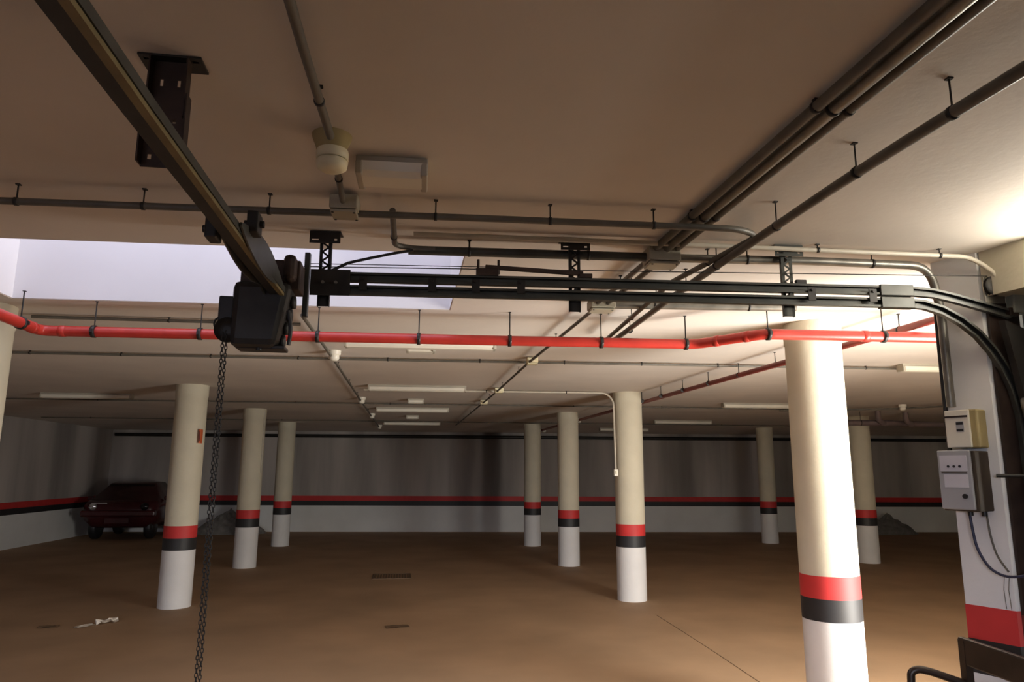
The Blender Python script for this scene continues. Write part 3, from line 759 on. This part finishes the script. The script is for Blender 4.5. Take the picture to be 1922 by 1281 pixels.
# ------------------------------------------------------------------ things far back and on the floor
def car():
    t = thing('car', 'small dark red car parked in the dark far left corner', 'car', (-6.42, 19.1, 0))
    x0 = -6.42; y0 = 18.02; ln = 2.30
    # cross-sections along y: (y, half width sill, half width waist, z sill, z waist, half width roof, z roof)
    secs = [(0.00, .50, .66, .42, .72, .62, .74), (0.10, .58, .79, .30, .80, .72, .86), (0.30, .62, .82, .26, .84, .74, .90), (0.52, .62, .82, .26, .86, .62, 1.06),
            (0.80, .62, .82, .26, .87, .50, 1.27), (1.15, .62, .82, .26, .87, .48, 1.31), (1.60, .62, .82, .26, .87, .48, 1.29), (2.00, .62, .80, .28, .86, .52, 1.10), (2.22, .58, .74, .34, .82, .60, .90), (2.30, .50, .66, .42, .74, .56, .78)]
    vs = []; n = 10
    for y, a, b, z0, z1, c, z2 in secs:
        half = [(a, z0), (b * .97, z0 + .16), (b, z1 - .10), (b * .98, z1), (c, z2)]
        vs += [(x0 + x, y0 + y, z) for x, z in half] + [(x0 - x, y0 + y, z) for x, z in half[::-1]]
    fs = [(i * n + k, i * n + (k + 1) % n, (i + 1) * n + (k + 1) % n, (i + 1) * n + k) for i in range(len(secs) - 1) for k in range(n)]
    m = len(secs) - 1
    fs += [tuple(range(n))[::-1], tuple(range(m * n, m * n + n))]
    MB().add(vs, fs, True).build('body', 'carred', t)
    MB().add([(x0 - .66, y0 + .36, .90), (x0 + .66, y0 + .36, .90), (x0 + .50, y0 + .765, 1.25), (x0 - .50, y0 + .765, 1.25),
              (x0 - .66, y0 + .37, .87), (x0 + .66, y0 + .37, .87), (x0 + .50, y0 + .80, 1.22), (x0 - .50, y0 + .80, 1.22)],
             [(0, 1, 2, 3), (7, 6, 5, 4), (0, 4, 5, 1), (1, 5, 6, 2), (2, 6, 7, 3), (3, 7, 4, 0)]).build('windscreen', 'carglass', t)
    MB().box((x0, y0 + .03, .60), (1.62, .16, .15), bev=.04).build('bumper', 'carred', t)
    MB().box((x0, y0 - .055, .44), (.52, .02, .12), bev=.004).build('number_plate', 'carred', t)
    for s in (-1, 1):
        MB().lathe((x0 + s * .56, y0 - .0, .755), [(.01, .03), (.085, .03), (.085, -.01), (.05, -.03), (.01, -.034)], 18, (0, 1, 0)).build('headlamp', 'chrome' if s < 0 else 'carglass', t)
        for yy in (.42, 1.85):
            w_ = MB().lathe((x0 + s * .60, y0 + yy, .275), [(.05, -.08), (.25, -.08), (.275, -.05), (.275, .05), (.25, .08), (.05, .08)], 24, (1, 0, 0)).build('wheel', 'blackp', t)
            MB().lathe((x0 + s * .685, y0 + yy, .275), [(.02, -.01), (.15, -.01), (.13, .01), (.02, .012)], 18, (s, 0, 0)).build('hub_cap', 'dark', w_)
        MB().box((x0 + s * .86, y0 + .60, .93), (.13, .07, .09), bev=.02).build('mirror', 'carred', t)
    MB().box((x0 - .42, y0 - .012, .835), (.34, .02, .025), bev=.004).build('bonnet_trim', 'chrome', t)


car()


def mound(label, cx, cy, w, d, h):
    n, m = 22, 8; vs = []; fs = []
    random.seed(int(cx * 10) + 99)
    for i in range(m + 1):
        for k in range(n):
            r = i / m; a = 2 * PI * k / n
            z = h * (1 - r) ** .8 * (1 + random.uniform(-.12, .12)) if i < m else -0.005
            vs.append((cx + w / 2 * r * math.cos(a) * (1 + random.uniform(-.05, .05)), cy + d / 2 * r * math.sin(a), max(z, -.005)))
    for i in range(m):
        fs += [(i * n + k, i * n + (k + 1) % n, (i + 1) * n + (k + 1) % n, (i + 1) * n + k) for k in range(n)]
    fs.append(tuple(m * n + k for k in range(n)))
    o = MB().add(vs, fs).build('rubble_heap', 'rubble'); tag(o, label, 'rubble'); o['kind'] = 'stuff'


mound('dark heap against the far wall between the two left columns', -4.3, 19.65, 1.9, .7, .58)
mound('dark heap against the far wall right of the banded column at right', 12.95, 17.9, 1.7, .6, .50)

gr = thing('drain_cover', 'brown rectangular drain grate set in the floor in the middle', 'drain', (-.095, 11.6, 0))
a = MB()
for s in (-1, 1):
    a.box((-.095 + s * .28, 11.6, .003), (.025, .53, .010)); a.box((-.095, 11.6 + s * .25, .003), (.58, .025, .010))
a.build('frame', 'grate', gr)
for k in range(13):
    MB().box((-.095 + (k - 6) * .041, 11.6, .002), (.024, .475, .007)).build('bar', 'grate', gr)

def scrap(label, x, y, s, m='paper', ang=0.0, h=.03):
    n = 6; vs = []; fs = []
    random.seed(int(abs(x * 100)))
    for i in range(n):
        for j in range(n):
            u, v = (i / (n - 1) - .5) * s * 1.6, (j / (n - 1) - .5) * s * .8
            vs.append((x + u * math.cos(ang) - v * math.sin(ang), y + u * math.sin(ang) + v * math.cos(ang), .003 + random.random() * h))
    k0 = len(vs); vs += [(a, b, c - .002) for a, b, c in vs]
    for i in range(n - 1):
        for j in range(n - 1):
            q = (i * n + j, (i + 1) * n + j, (i + 1) * n + j + 1, i * n + j + 1); fs.append(q); fs.append(tuple(k0 + e for e in q[::-1]))
    tag(MB().add(vs, fs).build('litter', m), label, 'litter')


scrap('crumpled white paper on the floor in front of the orange-sign column', -3.03, 8.50, .13, 'paper', .5, .05)
scrap('thin pale scrap just left of the crumpled white paper', -3.20, 8.38, .12, 'paper', .9, .01)
scrap('flat brown scrap on the floor near the bottom left corner', -3.55, 8.39, .12, 'grate', .2, .012)
scrap('flat brown scrap on the floor in the middle foreground', 0.01, 7.95, .15, 'grate', .2, .008)
